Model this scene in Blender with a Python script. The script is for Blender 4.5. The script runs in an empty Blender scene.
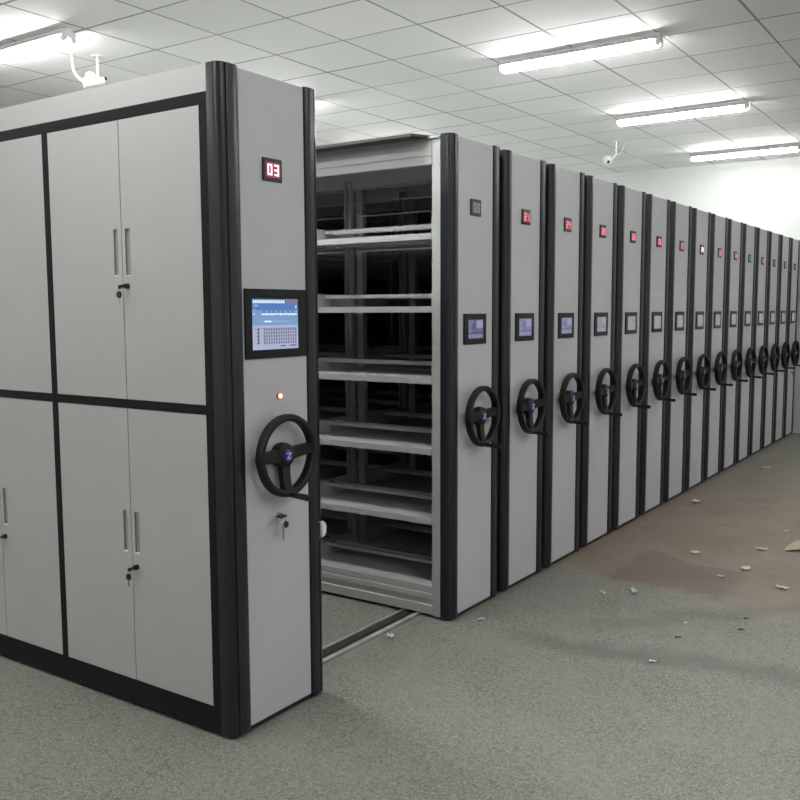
import bpy, bmesh, math, random
from mathutils import Vector, Matrix
R = math.radians
random.seed(7)
scn = bpy.context.scene
COL = scn.collection

# ------------------------------------------------------------------ materials
MATS = {}
def new_mat(name):
    m = bpy.data.materials.new(name); m.use_nodes = True
    nt = m.node_tree
    b = nt.nodes['Principled BSDF']
    MATS[name] = m
    return m, nt, b
def sock(b, *names):
    for n in names:
        if n in b.inputs: return b.inputs[n]
def plain(name, col, rough=.5, metal=0.0, spec=.5, var=0.0, vscale=3.0, bump=0.0, bscale=200.0):
    m, nt, b = new_mat(name)
    b.inputs['Base Color'].default_value = (*col, 1)
    b.inputs['Roughness'].default_value = rough
    b.inputs['Metallic'].default_value = metal
    s = sock(b, 'Specular IOR Level', 'Specular')
    if s: s.default_value = spec
    tc = nt.nodes.new('ShaderNodeTexCoord')
    if var:
        n = nt.nodes.new('ShaderNodeTexNoise'); n.inputs['Scale'].default_value = vscale
        n.inputs['Detail'].default_value = 4
        nt.links.new(tc.outputs['Object'], n.inputs['Vector'])
        r = nt.nodes.new('ShaderNodeValToRGB')
        r.color_ramp.elements[0].position = .3; r.color_ramp.elements[1].position = .7
        r.color_ramp.elements[0].color = (*[c*(1-var) for c in col], 1)
        r.color_ramp.elements[1].color = (*[min(1, c*(1+var)) for c in col], 1)
        nt.links.new(n.outputs['Fac'], r.inputs['Fac']); nt.links.new(r.outputs['Color'], b.inputs['Base Color'])
    if bump:
        n = nt.nodes.new('ShaderNodeTexNoise'); n.inputs['Scale'].default_value = bscale
        nt.links.new(tc.outputs['Object'], n.inputs['Vector'])
        bp = nt.nodes.new('ShaderNodeBump'); bp.inputs['Strength'].default_value = bump; bp.inputs['Distance'].default_value = .002
        nt.links.new(n.outputs['Fac'], bp.inputs['Height']); nt.links.new(bp.outputs['Normal'], b.inputs['Normal'])
    return m
def emit(name, col, strength, base=(0,0,0)):
    m, nt, b = new_mat(name)
    b.inputs['Base Color'].default_value = (*base, 1)
    b.inputs['Roughness'].default_value = .3
    sock(b, 'Emission Color', 'Emission').default_value = (*col, 1)
    b.inputs['Emission Strength'].default_value = strength
    return m

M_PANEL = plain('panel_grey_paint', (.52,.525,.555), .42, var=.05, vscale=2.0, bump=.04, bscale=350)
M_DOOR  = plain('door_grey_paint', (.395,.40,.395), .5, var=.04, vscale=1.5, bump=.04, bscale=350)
M_BODY  = plain('body_grey_paint', (.41,.425,.42), .45, var=.05, vscale=3)
M_TRIM  = plain('charcoal_trim', (.0105,.0125,.018), .28, spec=.42)
M_FRAME = plain('charcoal_frame', (.009,.0095,.011), .6, spec=.12)
M_SEAM  = plain('black_rubber', (.008,.008,.009), .6)
M_WHEEL = plain('black_wheel_plastic', (.0075,.0085,.008), .55, spec=.3, bump=.25, bscale=900)
M_HUB   = plain('blue_cap', (.012,.018,.22), .3)
M_MARK  = plain('emblem_white', (.55,.6,.85), .4)
M_GLASS = plain('bezel_glass', (.006,.007,.009), .35, spec=.2)
M_DISP  = plain('display_body', (.016,.018,.02), .4, spec=.3)
M_DISPOFF = plain('display_off', (.11,.12,.13), .3)
M_CHROME= plain('chrome', (.62,.62,.62), .22, metal=1)
M_BAFF  = plain('baffle_grey', (.035,.035,.033), .5)
M_STEEL = plain('galvanised_steel', (.50,.50,.48), .45, metal=.35, var=.2, vscale=12)
M_RAILD = plain('rail_groove', (.05,.05,.048), .5, metal=.5, var=.3, vscale=15)
M_RECESS= plain('handle_plastic', (.24,.24,.235), .5)
M_WHITE = plain('white_plastic', (.75,.76,.75), .4)
M_LAMPB = plain('lamp_housing', (.62,.63,.62), .45)
M_LENS  = plain('black_lens', (.01,.01,.012), .1)
M_PAPER = plain('paper', (.62,.60,.54), .8, var=.1, vscale=30)
M_CARD  = plain('torn_card', (.46,.40,.30), .85, var=.15, vscale=20)
M_TUBE  = emit('tube_light', (1.0,.99,.972), 80.0)
M_LEDRED= emit('led_red_dim', (.75,.05,.11), .32, (.02,.0,.0))
M_DIGR  = emit('led_digit_pink', (1.0,.30,.38), 1.1)
M_DIGW  = emit('led_digit_white', (1.0,.80,.90), 1.6)
M_DIGG  = emit('led_digit_faint', (.45,.48,.5), .45)
M_LAMP  = emit('indicator_glow', (1.0,.42,.30), 3.2)
M_LAMPR = plain('indicator_ring', (.45,.12,.10), .35)
S_BLUE  = emit('screen_blue', (.10,.27,.68), .66)
S_SKY   = emit('screen_sky', (.24,.46,.80), .66)
S_PALE  = emit('screen_pale', (.58,.63,.86), .66)
S_WHITE = emit('screen_white', (.80,.90,1.0), 1.0)
S_INK   = emit('screen_ink', (.09,.08,.16), .5)
S_MUTE  = emit('screen_mute', (.16,.17,.34), .55)
S_LAV   = emit('screen_lavender', (.36,.36,.62), .46)
S_LAVL  = emit('screen_lavender_light', (.50,.50,.78), .52)
S_GREY  = emit('screen_grey', (.42,.44,.50), .50)
S_GREYL = emit('screen_grey_light', (.50,.52,.55), .54)

def floor_mat():
    m, nt, b = new_mat('terrazzo_floor')
    N, L = nt.nodes, nt.links
    tc = N.new('ShaderNodeTexCoord')
    def noise(scale, det=4, rough=.5, vec=None):
        n = N.new('ShaderNodeTexNoise'); n.inputs['Scale'].default_value = scale
        n.inputs['Detail'].default_value = det; n.inputs['Roughness'].default_value = rough
        L.new(vec or tc.outputs['Object'], n.inputs['Vector']); return n
    def math_(op, a, b_=None, c=None, clamp=False):
        n = N.new('ShaderNodeMath'); n.operation = op; n.use_clamp = clamp
        for i, v in enumerate((a, b_, c)):
            if v is None: continue
            if isinstance(v, (int, float)): n.inputs[i].default_value = v
            else: L.new(v, n.inputs[i])
        return n.outputs[0]
    def ss(x, lo, hi):
        n = N.new('ShaderNodeMapRange'); n.interpolation_type = 'SMOOTHSTEP'
        n.inputs['From Min'].default_value = lo; n.inputs['From Max'].default_value = hi
        L.new(x, n.inputs['Value']); return n.outputs['Result']
    def mix(f, a, c, mode='MIX'):
        n = N.new('ShaderNodeMix'); n.data_type = 'RGBA'; n.blend_type = mode
        if isinstance(f, (int, float)): n.inputs[0].default_value = f
        else: L.new(f, n.inputs[0])
        for i, v in ((6, a), (7, c)):
            if isinstance(v, tuple): n.inputs[i].default_value = (*v, 1)
            else: L.new(v, n.inputs[i])
        return n.outputs[2]
    # terrazzo chips
    v1 = N.new('ShaderNodeTexVoronoi'); v1.inputs['Scale'].default_value = 210; L.new(tc.outputs['Object'], v1.inputs['Vector'])
    v2 = N.new('ShaderNodeTexVoronoi'); v2.inputs['Scale'].default_value = 110; L.new(tc.outputs['Object'], v2.inputs['Vector'])
    sep1 = N.new('ShaderNodeSeparateColor'); L.new(v1.outputs['Color'], sep1.inputs[0])
    sep2 = N.new('ShaderNodeSeparateColor'); L.new(v2.outputs['Color'], sep2.inputs[0])
    chips = mix(ss(sep1.outputs[0], .55, .9), (.160,.157,.138), (.315,.305,.270))
    chips = mix(ss(sep2.outputs[1], .78, .95), chips, (.10,.10,.09))
    chips = mix(ss(noise(2.2, 6, .65).outputs['Fac'], .30, .72), chips, mix(.5, chips, (.24,.238,.213)))
    sp = N.new('ShaderNodeSeparateXYZ'); L.new(tc.outputs['Object'], sp.inputs[0])
    X, Y = sp.outputs[0], sp.outputs[1]
    # brown dried-mud film over the further floor; its near edge runs across the aisle
    wob = noise(1.3, 5, .6).outputs['Fac']
    edge = math_('ADD', math_('ADD', X, math_('MULTIPLY', Y, -.15)), math_('MULTIPLY', math_('SUBTRACT', wob, .5), .9))
    m1 = math_('MULTIPLY', ss(edge, 3.28, 3.42), math_('SUBTRACT', 1.0, ss(edge, 5.6, 9.0)))
    m1 = math_('MULTIPLY', m1, ss(math_('ADD', Y, math_('MULTIPLY', wob, .6)), -1.45, -.85))
    m1 = math_('MULTIPLY', m1, math_('SUBTRACT', 1.0, ss(Y, -.02, .25)))
    film = mix(ss(noise(1.7, 5, .7).outputs['Fac'], .35, .7), (.195,.143,.106), (.250,.190,.145))
    col = mix(math_('MULTIPLY', m1, .82), chips, film)
    # darker damp patch inside it
    wb = noise(2.4, 6, .65).outputs['Fac']
    e2 = math_('ADD', edge, math_('MULTIPLY', math_('SUBTRACT', wb, .5), .5))
    m2 = math_('MULTIPLY', m1, math_('SUBTRACT', 1.0, ss(e2, 3.86, 3.95)))
    m2 = math_('MULTIPLY', m2, math_('SUBTRACT', 1.0, ss(Y, -.42, -.30)))
    m2 = math_('MULTIPLY', m2, ss(Y, -1.10, -.98))
    col = mix(math_('MULTIPLY', m2, .5), col, (.100,.072,.056))
    # blotches on the film
    m5 = math_('MULTIPLY', m1, ss(noise(4.0, 6, .7).outputs['Fac'], .54, .62))
    col = mix(math_('MULTIPLY', m5, .22), col, (.11,.085,.068))
    # general far film, greener grey
    m3 = math_('MULTIPLY', ss(X, 5.0, 8.0), .6)
    col = mix(m3, col, (.195,.180,.142))
    # dragged dirt curve across the near floor
    cy = math_('SUBTRACT', X, math_('ADD', 2.18, math_('MULTIPLY', math_('SINE', math_('MULTIPLY', Y, 3.0)), .09)))
    cy = math_('ADD', cy, math_('MULTIPLY', math_('SUBTRACT', noise(4.5, 5, .6).outputs['Fac'], .5), .22))
    band = math_('SUBTRACT', 1.0, ss(math_('ABSOLUTE', cy), .01, .16))
    band = math_('MULTIPLY', band, math_('SUBTRACT', 1.0, ss(Y, -.55, -.2)))
    col = mix(math_('MULTIPLY', band, .55), col, (.085,.08,.07))
    # second smudge running towards the wall
    c2 = math_('ADD', math_('SUBTRACT', math_('ADD', X, math_('MULTIPLY', Y, 1.1)), 1.72), math_('MULTIPLY', math_('SUBTRACT', noise(3.0, 5, .6).outputs['Fac'], .5), .5))
    b2 = math_('SUBTRACT', 1.0, ss(math_('ABSOLUTE', c2), .02, .22))
    b2 = math_('MULTIPLY', b2, math_('MULTIPLY', ss(X, 2.2, 2.6), math_('SUBTRACT', 1.0, ss(X, 3.1, 3.5))))
    col = mix(math_('MULTIPLY', b2, .42), col, (.10,.095,.08))
    L.new(col, b.inputs['Base Color'])
    rr = N.new('ShaderNodeMapRange'); L.new(noise(2.0, 4).outputs['Fac'], rr.inputs['Value'])
    rr.inputs['To Min'].default_value = .42; rr.inputs['To Max'].default_value = .68
    L.new(rr.outputs['Result'], b.inputs['Roughness'])
    bp = N.new('ShaderNodeBump'); bp.inputs['Strength'].default_value = .12; bp.inputs['Distance'].default_value = .003
    L.new(noise(60, 3).outputs['Fac'], bp.inputs['Height']); L.new(bp.outputs['Normal'], b.inputs['Normal'])
    return m
M_FLOOR = floor_mat()

TX, TY, OX, OY = .595, .62, 2.84, -.775          # ceiling tile grid
def ceiling_mat():
    m, nt, b = new_mat('ceiling_tiles')
    N, L = nt.nodes, nt.links
    tc = N.new('ShaderNodeTexCoord')
    sp = N.new('ShaderNodeSeparateXYZ'); L.new(tc.outputs['Object'], sp.inputs[0])
    def M(op, a, b_=None):
        n = N.new('ShaderNodeMath'); n.operation = op
        for i, v in enumerate((a, b_)):
            if v is None: continue
            if isinstance(v, (int, float)): n.inputs[i].default_value = v
            else: L.new(v, n.inputs[i])
        return n.outputs[0]
    def dist(c, off, size):
        f = M('FRACT', M('ADD', M('DIVIDE', M('SUBTRACT', c, off), size), 100.5))
        return M('MULTIPLY', M('ABSOLUTE', M('SUBTRACT', f, .5)), size)
    wn = N.new('ShaderNodeTexNoise'); wn.inputs['Scale'].default_value = .9; wn.inputs['Detail'].default_value = 3
    L.new(tc.outputs['Object'], wn.inputs['Vector'])
    wid = N.new('ShaderNodeMapRange'); L.new(wn.outputs['Fac'], wid.inputs['Value'])
    wid.inputs['From Min'].default_value = .3; wid.inputs['From Max'].default_value = .7
    wid.inputs['To Min'].default_value = .004; wid.inputs['To Max'].default_value = .011
    dx = dist(sp.outputs[0], OX, TX); dy = dist(sp.outputs[1], OY, TY)
    lx = M('LESS_THAN', dx, wid.outputs['Result']); ly = M('LESS_THAN', dy, wid.outputs['Result'])
    line = M('MAXIMUM', lx, ly)
    # slight tone difference tile to tile
    cx = M('FLOOR', M('ADD', M('DIVIDE', M('SUBTRACT', sp.outputs[0], OX), TX), 100.0))
    cyy = M('FLOOR', M('ADD', M('DIVIDE', M('SUBTRACT', sp.outputs[1], OY), TY), 100.0))
    cmb = N.new('ShaderNodeCombineXYZ'); L.new(cx, cmb.inputs[0]); L.new(cyy, cmb.inputs[1])
    wh = N.new('ShaderNodeTexWhiteNoise'); L.new(cmb.outputs[0], wh.inputs['Vector'])
    r = N.new('ShaderNodeValToRGB'); L.new(wh.outputs['Value'], r.inputs['Fac'])
    r.color_ramp.elements[0].color = (.70,.71,.695,1); r.color_ramp.elements[1].color = (.76,.765,.75,1)
    mx = N.new('ShaderNodeMix'); mx.data_type = 'RGBA'
    L.new(line, mx.inputs[0]); L.new(r.outputs['Color'], mx.inputs[6]); mx.inputs[7].default_value = (.24,.245,.24,1)
    L.new(mx.outputs[2], b.inputs['Base Color'])
    b.inputs['Roughness'].default_value = .7
    return m
M_CEIL = ceiling_mat()
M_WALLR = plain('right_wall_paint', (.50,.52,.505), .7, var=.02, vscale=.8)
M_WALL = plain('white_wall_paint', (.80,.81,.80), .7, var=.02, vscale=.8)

# ------------------------------------------------------------------ mesh kit
class MB:
    def __init__(s): s.v = []; s.f = []; s.m = []
    def add(s, vs, fs, mi=0):
        o = len(s.v); s.v += [tuple(v) for v in vs]
        s.f += [tuple(i+o for i in f) for f in fs]; s.m += [mi]*len(fs)
        return s
    def box(s, x0, x1, y0, y1, z0, z1, mi=0):
        vs = [(x0,y0,z0),(x1,y0,z0),(x1,y1,z0),(x0,y1,z0),(x0,y0,z1),(x1,y0,z1),(x1,y1,z1),(x0,y1,z1)]
        return s.add(vs, [(0,3,2,1),(4,5,6,7),(0,1,5,4),(1,2,6,5),(2,3,7,6),(3,0,4,7)], mi)
    def prism(s, prof, z0, z1, mi=0, axis='z'):
        n = len(prof)
        def P(a, b, t): return (a,b,t) if axis == 'z' else ((a,t,b) if axis == 'y' else (t,a,b))
        vs = [P(a,b,z0) for a,b in prof] + [P(a,b,z1) for a,b in prof]
        fs = [tuple(range(n))[::-1], tuple(range(n, 2*n))] + [(i,(i+1)%n,n+(i+1)%n,n+i) for i in range(n)]
        return s.add(vs, fs, mi)
    def cyl(s, p, q, r0, r1=None, n=20, mi=0):
        r1 = r0 if r1 is None else r1
        p, q = Vector(p), Vector(q); d = (q-p).normalized()
        a = d.orthogonal().normalized(); b = d.cross(a)
        vs = []
        for c, r in ((p,r0),(q,r1)):
            for i in range(n):
                t = 2*math.pi*i/n; vs.append(c + a*math.cos(t)*r + b*math.sin(t)*r)
        fs = [tuple(range(n))[::-1], tuple(range(n,2*n))] + [(i,(i+1)%n,n+(i+1)%n,n+i) for i in range(n)]
        return s.add(vs, fs, mi)
    def lathe_y(s, cx, cz, prof, n=28, mi=0, cap=True):
        vs = []
        for y, r in prof:
            for i in range(n):
                t = 2*math.pi*i/n; vs.append((cx+r*math.cos(t), y, cz+r*math.sin(t)))
        fs = []
        for k in range(len(prof)-1):
            for i in range(n): fs.append((k*n+i, k*n+(i+1)%n, (k+1)*n+(i+1)%n, (k+1)*n+i))
        if cap: fs += [tuple(range(n)), tuple(range((len(prof)-1)*n, len(prof)*n))[::-1]]
        return s.add(vs, fs, mi)
    def tube(s, pts, r, n=10, mi=0, closed=False):
        pts = [Vector(p) for p in pts]; N = len(pts); vs = []; prev = None
        for k in range(N):
            if closed: d = (pts[(k+1)%N]-pts[k-1]).normalized()
            else: d = (pts[min(k+1,N-1)]-pts[max(k-1,0)]).normalized()
            a = d.orthogonal().normalized() if prev is None else (prev - d*prev.dot(d)).normalized()
            prev = a; b = d.cross(a)
            for i in range(n):
                t = 2*math.pi*i/n; vs.append(pts[k]+a*math.cos(t)*r+b*math.sin(t)*r)
        fs = []
        for k in range(N if closed else N-1):
            k2 = (k+1)%N
            for i in range(n): fs.append((k*n+i,k*n+(i+1)%n,k2*n+(i+1)%n,k2*n+i))
        if not closed: fs += [tuple(range(n))[::-1], tuple(range((N-1)*n,N*n))]
        return s.add(vs, fs, mi)
    def sphere(s, c, r, mi=0, n=16, k=10, sz=1.0):
        vs = []; c = Vector(c)
        for j in range(1, k):
            ph = math.pi*j/k
            for i in range(n):
                t = 2*math.pi*i/n
                vs.append(c+Vector((r*math.sin(ph)*math.cos(t), r*math.sin(ph)*math.sin(t), r*sz*math.cos(ph))))
        top = len(vs); vs += [c+Vector((0,0,r*sz)), c-Vector((0,0,r*sz))]
        fs = []
        for j in range(k-2):
            for i in range(n): fs.append((j*n+i,(j+1)*n+i,(j+1)*n+(i+1)%n,j*n+(i+1)%n))
        for i in range(n):
            fs.append((top,i,(i+1)%n)); fs.append((top+1,(k-2)*n+(i+1)%n,(k-2)*n+i))
        return s.add(vs, fs, mi)
    def mesh(s, name, mats, bevel=0, smooth=None, fix=True):
        me = bpy.data.meshes.new(name); me.from_pydata(s.v, [], s.f)
        for m in (mats if isinstance(mats, (list,tuple)) else [mats]): me.materials.append(m)
        for p, i in zip(me.polygons, s.m): p.material_index = i
        bm = bmesh.new(); bm.from_mesh(me)
        if fix: bmesh.ops.recalc_face_normals(bm, faces=bm.faces)
        if bevel:
            es = [e for e in bm.edges if len(e.link_faces) == 2 and e.calc_face_angle(0) > .6]
            bmesh.ops.bevel(bm, geom=es, offset=bevel, segments=2, affect='EDGES', profile=.6, clamp_overlap=True)
        bm.to_mesh(me); bm.free()
        if smooth is not None:
            me.polygons.foreach_set('use_smooth', [True]*len(me.polygons))
            try: me.set_sharp_from_angle(angle=R(smooth))
            except Exception: pass
        me.update()
        return me
def link(name, me, parent=None, loc=(0,0,0)):
    o = bpy.data.objects.new(name, me); COL.objects.link(o); o.location = loc
    if parent is not None: o.parent = parent
    return o
def thing(name, label, cat, loc=(0,0,0), group=None):
    o = bpy.data.objects.new(name, None); COL.objects.link(o); o.location = loc
    o.empty_display_size = .1
    o['label'] = label; o['category'] = cat
    if group: o['group'] = group
    return o
def tag(o, label, cat, group=None):
    o['label'] = label; o['category'] = cat
    if group: o['group'] = group
    return o
def struct(name, me, loc=(0,0,0)):
    o = link(name, me, None, loc); o['kind'] = 'structure'; return o

# ------------------------------------------------------------------ room shell
ZC = 3.43; XL, XR, YF, YB = -4.6, 10.45, -4.8, 6.3
struct('floor', MB().box(XL-.1, XR+.1, YF-.1, YB+.1, -.12, 0).mesh('floor', M_FLOOR))
struct('ceiling', MB().box(XL-.1, XR+.1, YF-.1, YB+.1, ZC, ZC+.1).mesh('ceiling', M_CEIL))
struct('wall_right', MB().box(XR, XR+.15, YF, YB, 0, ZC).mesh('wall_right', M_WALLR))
struct('wall_left', MB().box(XL-.15, XL, YF, YB, 0, ZC).mesh('wall_left', M_WALL))
struct('wall_back', MB().box(XL-.15, XR+.15, YB, YB+.15, 0, ZC).mesh('wall_back', M_WALL))
struct('wall_front', MB().box(XL-.15, XR+.15, YF-.15, YF, 0, ZC).mesh('wall_front', M_WALL))

# ------------------------------------------------------------------ shelving units
H = 2.4; PW = .355; SL, SR = -.071, PW+.080          # side faces relative to panel's left edge
BAY0, BAY, NB = .097, .8745, 5
SD = -.0915                                          # door plane of the end unit
YE = BAY0 + BAY*NB + .02
SHZ = [1.934, 1.577, 1.222, .866, .511]
C = {}                                               # mesh cache
def cached(key, fn):
    if key not in C: C[key] = fn()
    return C[key]

def m_panel():
    b = MB().box(.004, PW-.004, -.002, .030, .022, H-.004)
    return b.mesh('front_panel', M_PANEL, bevel=.003)
def trim_prof(side, w):
    # cross-section of the edge trim: nearly flat face, a fine groove, rounded corner, flat return
    p = [(0,.0),(.003,-.006),(.010,-.009),(.030,-.0105),(w-.034,-.009),(w-.032,-.004),(w-.028,-.004),(w-.026,-.008),(w-.015,-.004),(w-.006,.004),(w-.001,.014),(w,.026),(w,.054),(0,.054)]
    if side < 0: return [(-x, y) for x, y in p]
    return [(PW+x, y) for x, y in p]
def m_trim(side, w):
    return MB().prism(trim_prof(side, w), .012, H).mesh('edge_trim', M_TRIM, smooth=28)
def m_seam():
    b = MB()
    b.box(-.004, .005, .0, .02, .012, H-.002); b.box(PW-.005, PW+.004, .0, .02, .012, H-.002)
    b.box(0, PW, .004, .03, .004, .024)
    return b.mesh('panel_seam', M_SEAM)
def m_frame():
    b = MB(); x0, x1 = SL+.001, SR-.004
    b.box(x0+.02, x1-.02, .032, .056, .014, H-.01)            # front end plate
    b.box(x0-.009, x1+.048, YE-.03, YE, .014, H-.01)           # rear end plate
    for xs in (0, 1):                                          # light grey corner posts
        xa = x0 if xs == 0 else x1-.045
        b.box(xa, xa+.045, .056, .084, .012, H-.005); b.box(xa+.005, xa+.040, .084, .106, .012, H-.015)
    b.box(x0-.009, x1+.048, .056, YE, H-.018, H-.010)          # top sheet
    return b.mesh('body_frame', M_BODY)
def m_seal():
    b = MB(); b.box(SR-.004, SR+.047, .058, .072, .014, H-.03)  # black strip added across the gap to stop light leaking between units
    return b.mesh('light_seal', M_SEAM)
def m_rod(z):
    return MB().cyl((SR-.02, .11, z), (SR-.02, BAY0+2*BAY, z), .003, n=8).mesh('light_line_rod', M_BODY, smooth=60)  # thin rods added to stand for light lines deep in the shelving
def m_top_rail(side):
    xa = SL+.006 if side == 0 else SR-.030
    x2, x3 = (xa, xa+.022) if side == 0 else (xa+.002, xa+.024)
    o = .004 if side == 0 else 0
    prof = [(xa,2.304),(xa,2.382),(xa+.024,2.382),(xa+.024,2.262),(xa,2.262),(xa,2.300),(xa+.005,2.300),(xa+.005,2.304)] if side == 0 else [(xa+.024,2.304),(xa+.024,2.382),(xa,2.382),(xa,2.262),(xa+.024,2.262),(xa+.024,2.300),(xa+.019,2.300),(xa+.019,2.304)]
    return MB().prism(prof, .108, YE-.03, axis='y').mesh('top_rail', M_BODY)
def m_base():
    b = MB(); x0, x1 = SL+.004, SR-.004
    prof = [(x0,.018),(x0,.062),(x0+.006,.066),(x0+.006,.094),(x0-.001,.098),(x0-.001,.122),(x0+.004,.128),(x0+.004,.138),(x0+.03,.138),(x0+.03,.130),
            (x1-.03,.130),(x1-.03,.138),(x1-.004,.138),(x1-.004,.128),(x1+.001,.122),(x1+.001,.098),(x1-.006,.094),(x1-.006,.066),(x1,.062),(x1,.018)]
    b.prism(prof, .108, YE-.03, axis='y')
    return b.mesh('base', M_BODY)
def m_post(k, left):
    y = BAY0 + BAY*k; xa = SL+.012 if left else SR-.050; b = MB()
    b.box(xa, xa+.038, y-.022, y-.018, .14, 2.30); b.box(xa, xa+.038, y+.018, y+.022, .14, 2.30)
    if left: b.box(xa, xa+.004, y-.018, y+.018, .14, 2.30)
    else: b.box(xa+.034, xa+.038, y-.018, y+.018, .14, 2.30)
    return b.mesh('post', M_BODY)
def m_shelf(n):
    L = BAY*n - .034; x0, x1 = SL+.006, SR-.006; b = MB()
    b.box(x0, x1, 0, L, -.006, 0)
    for xa, xb in ((x0, x0+.003), (x1-.003, x1)): b.box(xa, xb, 0, L, -.030, -.006)
    for xa, xb in ((x0, x0+.016), (x1-.016, x1)): b.box(xa, xb, 0, L, -.030, -.027)
    for xc in (x0+.12, .178, x1-.12): b.box(xc-.012, xc+.012, .0, L, -.020, -.006)
    return b.mesh('shelf', M_BODY)
def m_bracket(end):
    # sloping end plate that holds the stop bars
    b = MB(); x0, x1 = SL+.014, SR-.014; L = BAY-.034
    y = .002 if end == 0 else L-.005
    b.prism([(x0,0),(x0,.072),(.146,.072),(.176,.016),(.182,.016),(.211,.072),(x1,.072),(x1,0)], y, y+.003, axis='y')
    return b.mesh('end_bracket', M_BODY)
def m_stop(side):
    L = BAY-.034; b = MB()
    if side == 0: b.prism([(.140,.048),(.140,.066),(.152,.066),(.152,.062),(.143,.062),(.143,.048)], .006, L-.006, axis='y')
    else: b.prism([(.217,.048),(.217,.066),(.205,.066),(.205,.062),(.214,.062),(.214,.048)], .006, L-.006, axis='y')
    return b.mesh('back_stop', M_BODY)
def m_baffle():
    b = MB()
    b.prism([(SL+.004, 2.384),(SL-.090,2.378),(SL-.097,2.384),(SL-.097,2.398),(SL+.004,2.398)], .16, YE, axis='y')
    # mitred end
    b.add([(SL+.004,.16,2.384),(SL-.097,.16,2.388),(SL+.004,.112,2.384),(SL+.004,.16,2.398),(SL-.097,.16,2.398),(SL+.004,.112,2.398)],
          [(0,1,2),(3,5,4),(0,3,4,1),(1,4,5,2),(2,5,3,0)])
    return b.mesh('dust_baffle', M_BAFF)

SEG = {'0':'abcdef','1':'bc','2':'abged','3':'abgcd','4':'fgbc','5':'afgcd','6':'afgedc','7':'abc','8':'abcdefg','9':'abcdfg'}
def m_display():
    b = MB().box(.118, .218, -.010, -.002, 2.026, 2.108)
    return b.mesh('number_display', M_DISP, bevel=.002)
def m_window(off):
    b = MB().box(.130, .206, -.0112, -.010, 2.040, 2.094)
    return b.mesh('display_window', M_DISPOFF if off else M_LEDRED)
def m_digits(txt, mat):
    b = MB(); w, h, t = .024, .040, .0062; z0 = 2.047
    for k, ch in enumerate(txt):
        x0 = .138 + k*.036; y0, y1 = -.0125, -.0112
        rect = {'a':(x0,x0+w,z0+h-t,z0+h),'d':(x0,x0+w,z0,z0+t),'g':(x0,x0+w,z0+h/2-t/2,z0+h/2+t/2),
                'f':(x0,x0+t,z0+h/2,z0+h),'e':(x0,x0+t,z0,z0+h/2),'b':(x0+w-t,x0+w,z0+h/2,z0+h),'c':(x0+w-t,x0+w,z0,z0+h/2)}
        for s in SEG[ch]:
            a = rect[s]; b.box(a[0], a[1], y0, y1, a[2], a[3])
    return b.mesh('digits', mat)
def m_bezel(x0, x1, z0, z1): return MB().box(x0, x1, -.010, -.002, z0, z1).mesh('control_screen', M_GLASS, bevel=.002)
SM = [S_BLUE, S_SKY, S_PALE, S_WHITE, S_INK, S_MUTE, S_LAV, S_GREY, S_GREYL, S_LAVL]
def m_big_ui(x0, x1, z0, z1):
    b = MB(); W, Hh = x1-x0, z1-z0; lay = [0]
    def r(u0,u1,v0,v1,mi,l=1):                       # u across, v down, both 0..1
        y = -.0105 - .00015*l
        b.add([(x0+u0*W,y,z1-v1*Hh),(x0+u1*W,y,z1-v1*Hh),(x0+u1*W,y,z1-v0*Hh),(x0+u0*W,y,z1-v0*Hh)], [(0,1,2,3)], mi)
    rn = random.Random(3)
    r(0,1,0,1,1,1)
    r(0,1,0,.12,0,2); r(0,1,.12,.22,0,2); r(0,1,.22,.36,1,2); r(0,1,.36,.52,1,2); r(0,1,.52,1,2,2); r(.72,1,0,.1,6,3)
    for i in range(16): r(.02+i*.043,.02+i*.043+.030,.025,.085,3,3) if i < 16 else None
    r(.03,.13,.12,.15,2,3); r(.03,.06,.2,.23,2,3); r(.94,.97,.13,.18,3,3)
    for i in range(7):
        u = .22+i*.105; r(u,u+.05,.21,.28,0,3); r(u+.012,u+.035,.225,.262,6,4)
    r(.02,.05,.285,.31,3,3)
    for i in range(14):
        u = .20+i*.056; r(u,u+.044,.285,.315+rn.random()*.01,3,3)
    r(.22,.80,.435,.455,2,3); r(.25,.40,.43,.46,3,4)
    for i in range(20): r(.03+i*.045,.03+i*.045+.04,.575,.585,6,3)
    for j in range(5):
        v = .58+j*.065; r(.10,.14,v,v+.05,4,3)
        for i in range(14):
            u = .235+i*.0535; r(u,u+.020,v,v+.052,4 if (i*7+j*3)%5 else 5,3); r(u+.027,u+.036,v+.004,v+.044,6,3)
    r(.60,.72,.925,.95,5,3); r(.80,.96,.915,.95,6,3)
    return b.mesh('screen', SM, fix=False)
def m_small_ui(x0, x1, z0, z1, kind, seed):
    b = MB(); W, Hh = x1-x0, z1-z0; rn = random.Random(seed)
    def r(u0,u1,v0,v1,mi,l=1):
        y = -.0105 - .00015*l
        b.add([(x0+u0*W,y,z1-v1*Hh),(x0+u1*W,y,z1-v1*Hh),(x0+u1*W,y,z1-v0*Hh),(x0+u0*W,y,z1-v0*Hh)], [(0,1,2,3)], mi)
    base = {0:5, 1:6, 2:7, 3:8}[kind]; hi = {0:9, 1:9, 2:8, 3:7}[kind]; lo = {0:4, 1:5, 2:6, 3:7}[kind]
    r(0,1,0,1,base,1)
    r(.55,.97,.05,.46,hi,2)
    for j in range(6):
        v = .08+j*.11; r(.05,.10+rn.random()*.28,v,v+.05,hi,3)
    for j in range(3): r(.15+j*.12,.22+j*.12,.15,.5,lo,2)
    r(.0,1,.66,.74,lo,2)
    for j in range(6): r(.05+j*.16,.14+j*.16,.78,.95,hi,3)
    return b.mesh('screen', SM, fix=False)

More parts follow.
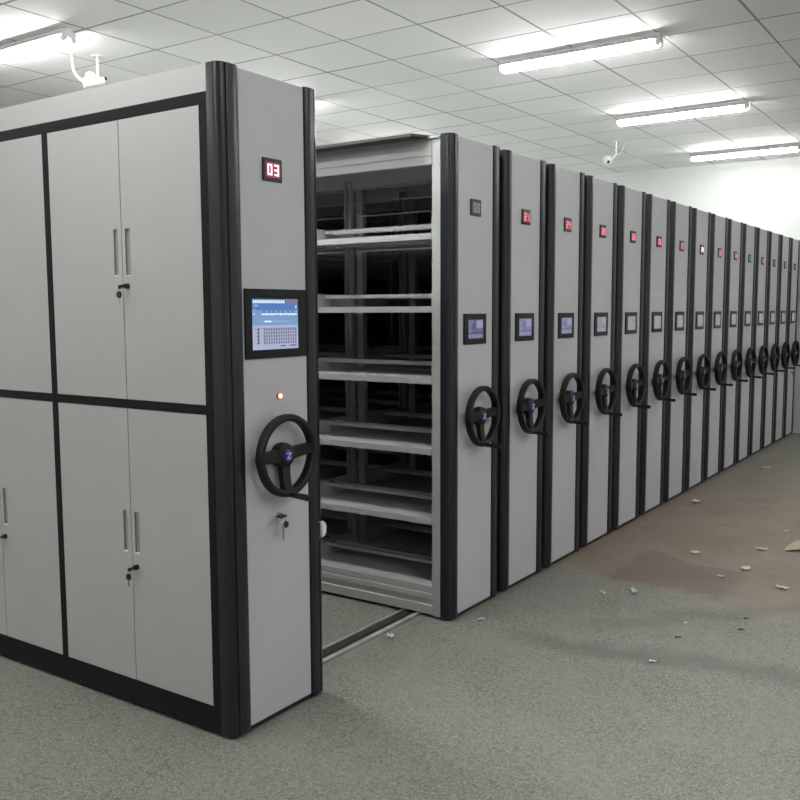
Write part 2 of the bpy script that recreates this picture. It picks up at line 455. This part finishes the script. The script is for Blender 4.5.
def m_wheel(rot=0):
    cx, cy, cz = 0, 0, 0; b = MB(); n = 56; vs = []; prof = [(-.010,.018),(.004,.0195),(.0125,.012),(.0140,-.006),(.009,-.018),(-.003,-.0195),(-.012,-.013),(-.014,.006)]
    for i in range(n):
        t = 2*math.pi*i/n; ct, st = math.cos(t), math.sin(t)
        rx = .1455; rz = .1425
        if st < 0: rx = .146*(1-.07*abs(st)**.7)
        for pr, py in prof: vs.append(((rx+pr)*ct, py, (rz+pr)*st))
    m = len(prof); fs = []
    for i in range(n):
        for j in range(m): fs.append((i*m+j, i*m+(j+1)%m, ((i+1)%n)*m+(j+1)%m, ((i+1)%n)*m+j))
    b.add(vs, fs)
    # spokes: left, right, bottom, slightly dished towards the panel
    def spoke(a, w0, w1):
        d = Vector((math.cos(a),0,math.sin(a))); s = Vector((-math.sin(a),0,math.cos(a)))
        pts = []
        for rr, w, y0, y1 in ((.020,w0,.004,.032),(.075,(w0+w1)/2*.95,.000,.024),(.142,w1,-.012,.012)):
            pts += [d*rr+s*w+Vector((0,y0,0)), d*rr-s*w+Vector((0,y0,0)), d*rr-s*w+Vector((0,y1,0)), d*rr+s*w+Vector((0,y1,0))]
        b.add(pts, [(0,1,2,3),(11,10,9,8)]+[(k*4+i,(k+1)*4+i,(k+1)*4+(i+1)%4,k*4+(i+1)%4) for k in range(2) for i in range(4)])
    spoke(R(6), .024, .020); spoke(R(178), .024, .021); spoke(R(268), .023, .020)
    b.lathe_y(0, 0, [(.044,.030),(.040,.040),(.030,.048),(.004,.046),(-.002,.040),(-.005,.028)], n=28)
    return b.mesh('handwheel', M_WHEEL, smooth=35)
def m_cap():
    b = MB()
    b.lathe_y(0, 0, [(-.002,.0235),(-.006,.0225),(-.0095,.016),(-.011,.006)], n=24)
    y = -.0130
    for q in [[(-.012,.0115),(.012,.0115),(.012,.0080),(-.012,.0080)], [(.012,.0080),(.0065,.0080),(-.012,-.0065),(-.0065,-.0065)], [(-.012,-.0065),(.012,-.0065),(.012,-.0100),(-.012,-.0100)]]:
        vs = [(x,y,z) for x,z in q]+[(x,y+.004,z) for x,z in q]
        b.add(vs, [(0,1,2,3),(4,5,6,7),(0,1,5,4),(1,2,6,5),(2,3,7,6),(3,0,4,7)], 1)
    for x, z in ((-.008,-.014),(0,-.015),(.008,-.014)): b.box(x-.002,x+.002,y+.002,y+.007,z-.0015,z+.0015,1)
    return b.mesh('hub_cap', [M_HUB, M_MARK], smooth=35)
def m_grip():
    b = MB()
    b.cyl((0,-.004,-.146), (0,-.020,-.147), .011, .009, 14)
    b.cyl((0,-.020,-.147), (0,-.105,-.150), .0095, .0125, 14); b.cyl((0,-.105,-.150), (0,-.110,-.150), .0125, .009, 14)
    return b.mesh('grip', M_WHEEL, smooth=35)
def m_shaft():
    b = MB()
    b.lathe_y(0, 0, [(.0435,.044),(.042,.044),(.040,.030),(.036,.030)], n=24)
    return b.mesh('axle_flange', M_WHEEL, smooth=35)
def m_lock():
    b = MB().cyl((0,0,0),(0,-.012,0),.012,.0105,18); b.box(-.0085,.0085,-.0145,-.012,-.003,.003,1)
    return b.mesh('key_lock', [M_CHROME, M_SEAM], smooth=35)
def m_key():
    # key in the lock with its spare hanging from the ring
    b = MB()
    b.box(-.020,.010,-.036,-.012,-.0035,.0035,1)
    ring = [(-.003+.013*math.cos(t), -.026, -.022+.016*math.sin(t)) for t in [2*math.pi*i/18 for i in range(18)]]
    b.tube(ring, .0022, 6, 0, True)
    b.lathe_y(.010, -.034, [(-.034,.012),(-.030,.014),(-.026,.012)], n=16, mi=1)
    b.box(-.010,-.001,-.031,-.028,-.085,-.036); b.prism([(-.010,-.085),(-.001,-.085),(-.0055,-.092)], -.031, -.028, axis='y')
    b.lathe_y(-.006, -.040, [(-.032,.010),(-.027,.010)], n=14)
    return b.mesh('key', [M_CHROME, M_SEAM], smooth=35)

def build_front(root, digits, dmat, off, big, ui, keyed):
    link('front_panel', cached('panel', m_panel), root)
    link('panel_seam', cached('seam', m_seam), root)
    for s in (-1, 1):
        w_ = .0925 if (big and s < 0) else (.072 if s < 0 else .082)
        link('edge_trim', cached(('trim', s, w_), lambda: m_trim(s, w_)), root)
    d = link('number_display', cached('disp', m_display), root)
    link('display_window', cached(('win', off), lambda: m_window(off)), d)
    link('digits', cached((digits, dmat.name), lambda: m_digits(digits, dmat)), d)
    if big: x0,x1,z0,z1 = .010,.345,1.384,1.637
    else:   x0,x1,z0,z1 = .052,.277,1.386,1.540
    c = link('control_screen', cached(('bz', big), lambda: m_bezel(x0,x1,z0,z1)), root)
    if big: link('screen', cached('bigui', lambda: m_big_ui(x0+.034,x1-.052,z0+.032,z1-.036)), c)
    else:   link('screen', cached(('ui', ui), lambda: m_small_ui(x0+.038,x1-.036,z0+.028,z1-.030,*ui)), c)
    w = link('handwheel', cached('wheel', m_wheel), root, (PW/2, -.047, 1.019))
    link('hub_cap', cached('cap', m_cap), w); link('grip', cached('grip', m_grip), w); link('axle_flange', cached('shaft', m_shaft), w)
    if keyed:
        k = link('key_lock', cached('lock', m_lock), root, (.172,-.002,.788)); link('key', cached('key', m_key), k)
def build_body(root, bays, baffle, left_posts=True):
    link('body_frame', cached('frame', m_frame), root); [link('top_rail', cached(('toprail', q), lambda: m_top_rail(q)), root) for q in (0, 1)]
    link('base', cached('base', m_base), root)
    if bays:
        for k in range(1, NB):
            for l in (True, False): link('post', cached(('post', k, l), lambda: m_post(k, l)), root)
        for z in SHZ + [.162]:
            for k in range(NB):
                s = link('shelf', cached(('shelf', 1), lambda: m_shelf(1)), root, (0, BAY0+BAY*k+.012, z))
                if k > 2: continue
                for q in (0, 1):
                    link('end_bracket', cached(('brk', q), lambda: m_bracket(q)), s); link('back_stop', cached(('stop', q), lambda: m_stop(q)), s)
    else:
        for z in SHZ + [.162]: link('shelf', cached(('shelf', NB), lambda: m_shelf(NB)), root, (0, BAY0+.012, z))
    link('light_seal', cached('seal', m_seal), root)
    if baffle:
        link('dust_baffle', cached('baffle', m_baffle), root)
        for z in (2.100, 2.178, 2.256): link('light_line_rod', m_rod(z), root)

C1, C2, PITCH = .6235, 2.124, .5602
# --- the near end unit with cupboard doors on its side
u = thing('mobile_shelving_unit', 'nearest grey end unit with cupboard doors on its side and a large touch screen', 'shelving unit', (C1,0,0), 'mobile shelving units in the row')
build_front(u, '03', M_DIGW, False, True, None, True)
lamp = link('indicator_lamp', MB().lathe_y(0,0,[(0,.0125),(-.006,.0125),(-.008,.010)],n=20).mesh('indicator_lamp', M_LAMPR, smooth=35), u, (.186,-.002,1.240))
link('lamp_lens', MB().lathe_y(0,0,[(-.008,.0095),(-.012,.008),(-.014,.004)],n=20).mesh('lamp_lens', M_LAMP, smooth=40), lamp)
cb = MB(); cb.box(PW+.052, PW+.094, -.012, .016, .650, .716, 1); cb.prism([(PW+.070,.655),(PW+.086,.655),(PW+.098,.668),(PW+.098,.700),(PW+.086,.713),(PW+.070,.713)], -.022, .004, 0, 'y')
ct = link('bumper', cb.mesh('bumper', [M_WHITE, M_SEAM], bevel=.002), u, (-.012,.004,0)); ct['label'] = 'white plastic bumper on the edge trim'
# body: aisle side and core
def end_body():
    b = MB(); x1 = SR-.004; xd = SD+.026
    b.box(xd, xd+.012, .07, YE, .014, H-.02)                   # board behind the doors
    b.box(xd, x1-.02, .032, .062, .014, H-.01); b.box(xd, x1, YE-.03, YE, .014, H-.01)
    b.box(SD+.026, x1, .072, YE, H-.018, H-.002)
    b.box(x1-.04, x1, .073, .108, .012, H-.01)
    return b.mesh('body_frame', M_BODY)
link('body_frame', end_body(), u)
link('base', cached('base', m_base), u)
b = MB().box(SD, SD+.026, .0545, YE, 2.306, H-.001)
link('top_fascia', b.mesh('top_fascia', M_DOOR), u)
def door_frame():
    b = MB(); xa, xb = SD-.001, SD+.026
    b.box(xa, xb, .0545, YE, 2.266, 2.306); b.box(xa, xb, .0545, YE, 1.190, 1.222); b.box(xa, xb, .0545, YE, .012, .110)
    ys = [(.0545,.0925)] + [(BAY0+BAY*k-.018, BAY0+BAY*k+.018) for k in range(1, NB)] + [(YE-.03, YE)]
    for (y0, y1) in ys:
        b.box(xa, xb, y0, y1, .110, 1.190); b.box(xa, xb, y0, y1, 1.222, 2.266)
    return b.mesh('door_frame', M_FRAME)
link('door_frame', door_frame(), u)
def door_mesh(w, h, hy0, hy1, hz0, hz1):
    """leaf in the y-z plane with a slot for its recessed pull; local origin at its lower near corner"""
    b = MB(); t = .018
    b.box(0, t, 0, hy0, 0, h); b.box(0, t, hy1, w, 0, h); b.box(0, t, hy0, hy1, 0, hz0); b.box(0, t, hy0, hy1, hz1, h)
    me = b.mesh('door', M_DOOR)
    return me
def pull_mesh(hy0, hy1, hz0, hz1):
    b = MB()
    b.box(.0065, .0100, hy0, hy1, hz0, hz1)
    for q in ((hy0, hy0+.0015, hz0, hz1), (hy1-.0015, hy1, hz0, hz1)): b.box(.0005, .0065, *q)
    b.box(-.0012, .0065, hy0, hy1, hz1-.004, hz1); b.box(-.0012, .0065, hy0, hy1, hz0, hz0+.004, 1)
    return b.mesh('pull_handle', [M_RECESS, M_WHITE])
def side_lock():
    b = MB().cyl((0,0,0),(-.016,0,0),.0105,.0095,16); b.box(-.040,-.016,-.002,.002,-.004,.004,1)
    return b.mesh('key_lock', [M_SEAM, M_SEAM], smooth=35)
def side_key():
    b = MB()
    b.cyl((-.034,-.004,-.004),(-.034,.004,-.004),.0075,.0075,12)
    ring = [(-.036, .008*math.cos(t), -.014+.010*math.sin(t)) for t in [2*math.pi*i/16 for i in range(16)]]
    b.tube(ring, .0012, 6, 1, True)
    b.cyl((-.040,.004,-.032),(-.034,.004,-.032),.0125,.0125,16)
    b.box(-.038,-.036,.000,.008,-.068,-.043,1)
    return b.mesh('key', [M_SEAM, M_CHROME], smooth=35)
for tier, (z0, z1, hz0, hz1, lz) in enumerate(((1.224, 2.264, 1.690, 1.868, 1.652), (.112, 1.188, .624, .790, .572))):
    for k in range(NB):
        ya = BAY0+BAY*k + (-.0035 if k == 0 else .0195); yb = BAY0+BAY*(k+1) - .0195
        ym = ya + (yb-ya)/2 - (.002 if k == 0 else .012); h = z1-z0
        # near leaf
        near = dict(w=ym-.002-ya, a=(ym-ya)-.047, c=(ym-ya)-.019)
        d = link('door', cached(('dn', tier, k == 0), lambda: door_mesh(near['w'], h, near['a'], near['c'], hz0-z0, hz1-z0)), u, (SD, ya, z0))
        link('pull_handle', cached(('dnp', tier, k == 0), lambda: pull_mesh(near['a'], near['c'], hz0-z0, hz1-z0)), d)
        lk = link('key_lock', cached('slock', side_lock), d, (0, ym-ya-.028, lz-z0))
        link('key', cached('skey', side_key), d, (0, ym-ya-.024, lz-z0))
        # far leaf
        w2 = yb-ym-.002
        d = link('door', cached(('df', tier, k == 0), lambda: door_mesh(w2, h, .021, .045, hz0-z0, hz1-z0)), u, (SD, ym+.002, z0))
        link('pull_handle', cached(('dfp', tier, k == 0), lambda: pull_mesh(.021, .045, hz0-z0, hz1-z0)), d)

# --- the row behind the open aisle
DIG = ['05','21','24','20','26','26','27','28','23','26','25','24','22','21','21']
ORD = ['second','third','fourth','fifth','sixth','seventh','eighth','ninth','tenth','eleventh','twelfth','thirteenth','fourteenth','fifteenth']
DETAIL = {
 0: 'open shelving unit with bare grey shelves facing the aisle and an unlit number display',
 1: 'grey shelving unit directly behind the open one, red display reading 21',
 14: 'last shelving unit at the far end, against the white wall, keys hanging from its panel'}
NUMW = ['','','third','fourth','fifth','sixth','seventh','eighth','ninth','tenth','eleventh','twelfth','thirteenth','second to last','last']
for i in range(15):
    if i in DETAIL: lab = DETAIL[i]
    elif i == 13: lab = 'grey shelving unit second from the white end wall, next to the last one'
    elif i == 2: lab = 'third grey shelving unit counted from the open aisle, red display reading 24'
    elif i == 8: lab = 'ninth grey shelving unit counted from the open aisle, in the closed row'
    else: lab = '%s grey shelving unit counted from the open aisle, in the closed row' % NUMW[i+0 if i < 13 else i]
    if i >= 3 and i <= 12:
        lab = '%s grey shelving unit counted from the open aisle, in the closed row' % ['fourth','fifth','sixth','seventh','eighth','ninth','tenth','eleventh','twelfth','thirteenth'][i-3]
    r_ = thing('mobile_shelving_unit', lab, 'shelving unit', (C2+PITCH*i, 0, 0), 'mobile shelving units in the row')
    if i == 0: dm, off = M_DIGG, True
    elif i == 7: dm, off = M_DIGW, False
    elif i in (10, 12, 13, 14): dm, off = M_DIGG, True
    else: dm, off = M_DIGR, False
    kind = 0 if i == 0 else (1 if i in (1, 2) else (2 if i == 3 else 3))
    build_front(r_, DIG[i], dm, off, False, (kind, i % 5), i == 14)
    build_body(r_, i < 4, i == 0)

# ------------------------------------------------------------------ floor rails
def rail_mesh(x0, x1):
    b = MB()
    b.box(x0, x1, -.060, .055, 0, .002, 1)
    b.box(x0, x1, -.058, -.036, .002, .010); b.box(x0, x1, .046, .054, .002, .008)
    b.box(x0, x1, -.010, -.002, .002, .005, 1)
    return b.mesh('floor_rail', [M_STEEL, M_RAILD])
rm = rail_mesh(.55, 10.38)
for y, lab in ((.245, 'steel floor rail crossing the open aisle near the front of the units'), (2.28, 'steel floor rail crossing the aisle floor at mid depth'), (4.20, 'steel floor rail crossing the aisle floor at the rear')):
    tag(link('floor_rail', rm, None, (0, y, 0)), lab, 'rail', 'rails of the mobile shelving')

# ------------------------------------------------------------------ ceiling lights
def m_housing():
    b = MB().prism([(-.028,-.001),(-.034,-.018),(-.066,-.048),(-.066,-.051),(-.030,-.044),(.030,-.044),(.066,-.051),(.066,-.048),(.034,-.018),(.028,-.001)], -.61, .61, axis='y')
    return b.mesh('lamp_housing', M_LAMPB)
def m_tube(x): return MB().cyl((x,-.585,-.070),(x,.585,-.070),.018,n=14).mesh('light_tube', M_TUBE, smooth=40)
def m_holder(y):
    b = MB()
    for x in (-.034,.034): b.cyl((x,y-.012,-.070),(x,y+.012,-.070),.0205,n=14)
    b.box(-.045,.045,y-.010,y+.010,-.062,-.044)
    return b.mesh('lamp_holder', M_LAMPB, smooth=35)
def light(x, y, label):
    t = thing('ceiling_light', label, 'ceiling light', (x, y, ZC), 'fluorescent tube lights')
    link('lamp_housing', cached('lh', m_housing), t)
    for a in (-.034, .034): link('light_tube', cached(('lt', a), lambda: m_tube(a)), t)
    for s in (-.60, .60): link('lamp_holder', cached(('lo', s), lambda: m_holder(s)), t)
    return t
LIGHTS = [
 (2.17, 3.63, 'ceiling tube light at the upper left, above the cupboard doors'),
 (4.53, .44, 'largest ceiling tube light, top centre right of the photo'),
 (6.94, .44, 'middle ceiling tube light of the three above the row'),
 (9.48, .48, 'furthest ceiling tube light, close to the white end wall'),
 (4.62, 3.60, 'ceiling tube light mostly hidden behind the nearest unit'),
 (7.05, 3.90, 'ceiling tube light glowing between the top shelf and the open unit trim'),
 (9.48, 3.90, 'ceiling tube light at the far back corner behind the row'),
 (1.22, .44, 'unseen ceiling tube light, moved right above the open aisle to brighten it'),  # out of view, shifted off the lamp spacing to light the aisle
 (1.22, 1.70, 'unseen ceiling tube light added to brighten the deeper part of the open aisle'),  # extra tube out of view, added to lift the aisle and lower shelves
 (-.15, .44, 'ceiling tube light left of the row towards the camera side'),
 (-.15, 3.63, 'ceiling tube light at the back left of the room'),
 (-2.55, .44, 'ceiling tube light near the left wall'),
 (-2.55, 3.63, 'ceiling tube light in the back left corner'),
 (-.15, -3.0, 'ceiling tube light behind the camera at the left'),
 (2.20, -3.0, 'ceiling tube light beside the camera over the walkway'),
 (5.40, -3.0, 'ceiling tube light over the walkway, right of the photo'),
 (8.60, -3.0, 'ceiling tube light over the far end of the walkway'),
]
for x, y, lab in LIGHTS: light(x, y, lab)

# ------------------------------------------------------------------ ceiling cameras
c1 = thing('security_camera', 'white security camera on a short pole beside the upper left tube light', 'security camera', (2.70,3.42,ZC))
link('mount_plate', MB().cyl((0,0,-.008),(0,0,0),.045,n=24).mesh('mount_plate', M_LAMPB, smooth=35), c1)
link('pole', MB().cyl((0,0,-.17),(0,0,-.008),.010,n=14).mesh('pole', M_WHITE, smooth=35), c1)
bd = MB().sphere((-.040,.03,-.155),.042,n=20,k=12); bd.cyl((-.085,.06,-.200),(.040,-.02,-.170),.036,.026,20); bd.box(-.02,.035,-.02,.02,-.185,-.155)
link('camera_body', bd.mesh('camera_body', M_WHITE, smooth=45), c1)
link('lens', MB().cyl((.036,-.020,-.160),(.052,-.032,-.154),.013,.011,n=16).mesh('lens', M_LENS, smooth=35), c1)
cab = [Vector((-.13,.12,-.002)), Vector((-.125,.125,-.06)), Vector((-.12,.12,-.11)), Vector((-.105,.105,-.15)), Vector((-.085,.085,-.175)), Vector((-.06,.05,-.19))]
link('cable', MB().tube(cab, .009, 10).mesh('cable', M_WHITE, smooth=60), c1)

c2 = thing('security_camera', 'small white dome camera with a black lens hanging over the middle of the row', 'security camera', (8.16,1.53,ZC))
link('mount_plate', MB().cyl((0,0,-.010),(0,0,0),.05,n=24).mesh('mount_plate', M_LAMPB, smooth=35), c2)
arc = [(0,0,-.01),(.006,0,-.08),(.006,0,-.14),(-.015,.025,-.185),(-.035,.05,-.19)]
link('pole', MB().tube(arc, .010, 10).mesh('pole', M_WHITE, smooth=60), c2)
bd = MB().cyl((-.05,.075,-.205),(-.05,.075,-.165),.055,.035,22); bd.sphere((-.05,.075,-.210),.050,n=20,k=12)
link('camera_body', bd.mesh('camera_body', M_WHITE, smooth=45), c2)
link('lens', MB().sphere((-.083,.052,-.232),.017,n=14,k=8).mesh('lens', M_LENS, smooth=60), c2)
link('cable', MB().tube([(.01,0,-.15),(.06,-.03,-.13),(.09,-.05,-.07),(.10,-.06,-.004)], .005, 8).mesh('cable', M_LAMPB, smooth=60), c2)

# ------------------------------------------------------------------ litter on the floor
def scrap(x, y, w, l, rot, label, mat=None, curl=.012, name='paper_scrap', seed=0):
    rn = random.Random(seed); n = 10; b = MB(); top = []; bot = []
    ring = []
    for i in range(n):
        t = 2*math.pi*i/n; k = .75+rn.random()*.4
        ring.append((w*k*math.cos(t), l*k*math.sin(t)))
    vs = [(0,0,.002+curl*.5)]+[(a, c, .002+curl*(.2+.8*abs(math.sin(2*i+seed)))) for i,(a,c) in enumerate(ring)]
    m = len(vs); vs += [(a,c,z-.0018) for a,c,z in vs]
    fs = [(0,1+i,1+(i+1)%n) for i in range(n)] + [(m,m+1+(i+1)%n,m+1+i) for i in range(n)] + [(1+i,m+1+i,m+1+(i+1)%n,1+(i+1)%n) for i in range(n)]
    b.add(vs, fs)
    o = link(name, b.mesh(name, mat or M_PAPER, smooth=60), None, (x,y,0)); o.rotation_euler = (0,0,rot)
    return tag(o, label, 'litter', 'litter on the floor')
SC = [
 (1.715,.125,.030,.020,.3,'small white paper disc beside the floor rail in the open aisle'),
 (4.01,-.649,.020,.034,.5,'pale scrap at the back corner of the dark damp patch'),
 (5.60,-.20,.060,.040,.2,'crumpled pale scrap close against the foot of the row'),
 (4.34,-.976,.028,.040,.2,'white scrap left of the big torn card on the brown floor'),
 (3.82,-1.008,.024,.032,.9,'white scrap midway between the torn card and the damp patch'),
 (3.587,-.917,.018,.022,.1,'tiny white scrap at the right edge of the damp patch'),
 (3.545,-1.27,.022,.040,.0,'white scrap nearest the right edge of the photo, in front of the torn card'),
 (4.95,-1.01,.012,.016,.3,'tiny white crumb just behind the torn card'),
 (7.55,-.31,.035,.055,.1,'pale scrap far down the walkway near the end of the row'),
 (3.03,-.60,.014,.050,-.9,'thin white sliver on the grey terrazzo, in front of the brown stain'),
 (2.90,-.47,.010,.030,-.7,'faint short sliver on the grey terrazzo, left of the longer one'),
 (2.68,-.99,.010,.012,.2,'tiny white crumb alone in the middle of the near terrazzo'),
 (2.11,-1.02,.014,.018,.4,'tiny white crumb on the dirt smear in the foreground'),
 (2.17,-.115,.012,.022,.6,'small curled white shaving at the foot of the open unit'),
]
for i,(x,y,w,l,r_,lab) in enumerate(SC): scrap(x,y,w,l,r_,lab, seed=i+1, curl=.008 if max(w,l)<.03 else .016)
# torn card at the right edge, one corner lifted off the floor
b = MB()
top = [(-.10,.09,.006),(-.02,.10,.012),(.10,.06,.030),(.15,-.02,.050),(.12,-.12,.018),(.03,-.11,.055),(-.06,-.03,.028),(-.02,.02,.040)]
vs = top + [(x,y,max(.0,z-.004)) for x,y,z in top]
fs = [(0,1,7),(1,2,7),(2,3,7),(3,4,5),(3,5,7),(5,6,7),(6,0,7)]
fs = fs + [tuple(i+8 for i in f[::-1]) for f in fs] + [(i,(i+1)%7,(i+1)%7+8,i+8) for i in range(7)]
b.add(vs, fs)
o = link('torn_card', b.mesh('torn_card', M_CARD), None, (4.50,-1.20,0)); tag(o, 'large crumpled piece of torn tan card at the right edge of the walkway', 'litter')
# dark specks
for i,(px,py,lab) in enumerate(((2.74,-1.24,'small dark chip on the terrazzo at the right, in front of the white scrap'),(2.47,-1.02,'small dark chip on the near terrazzo beyond the dirt smear'),(2.92,-1.22,'small dark chip at the edge between terrazzo and brown floor'))):
    scrap(px,py,.010,.016,.4*i,lab, M_SEAM, .006, 'floor_debris', 40+i)

# ------------------------------------------------------------------ camera
yaw, pitch, roll, F = 0.9720780867858768, -0.09838499676541282, -0.004076920492202791, 903.1542448900694
f = Vector((math.sin(yaw)*math.cos(pitch), math.cos(yaw)*math.cos(pitch), math.sin(pitch)))
r = Vector((math.cos(yaw), -math.sin(yaw), 0)); up = r.cross(f)
r2 = r*math.cos(roll)+up*math.sin(roll); u2 = -r*math.sin(roll)+up*math.cos(roll)
cd = bpy.data.cameras.new('camera'); cam = bpy.data.objects.new('camera', cd); COL.objects.link(cam)
mw = Matrix(((r2.x,u2.x,-f.x,-1.7189864),(r2.y,u2.y,-f.y,-2.2782696),(r2.z,u2.z,-f.z,1.5554191),(0,0,0,1)))
cam.matrix_world = mw
cd.sensor_fit = 'HORIZONTAL'; cd.sensor_width = 36; cd.lens = 36*F/800; cd.clip_start = .05; cd.clip_end = 100
scn.camera = cam

w = bpy.data.worlds.new('world'); scn.world = w; w.use_nodes = True
w.node_tree.nodes['Background'].inputs[0].default_value = (.5,.5,.5,1); w.node_tree.nodes['Background'].inputs[1].default_value = .02
scn.view_settings.view_transform = 'Standard'; scn.view_settings.look = 'None'
scn.view_settings.gamma = 1; scn.view_settings.exposure = 0.06
try: scn.view_settings.use_curve_mapping = False
except Exception: pass
scn.cycles.max_bounces = 8; scn.cycles.diffuse_bounces = 5; scn.cycles.use_light_tree = True
scn.cycles.sample_clamp_indirect = 6
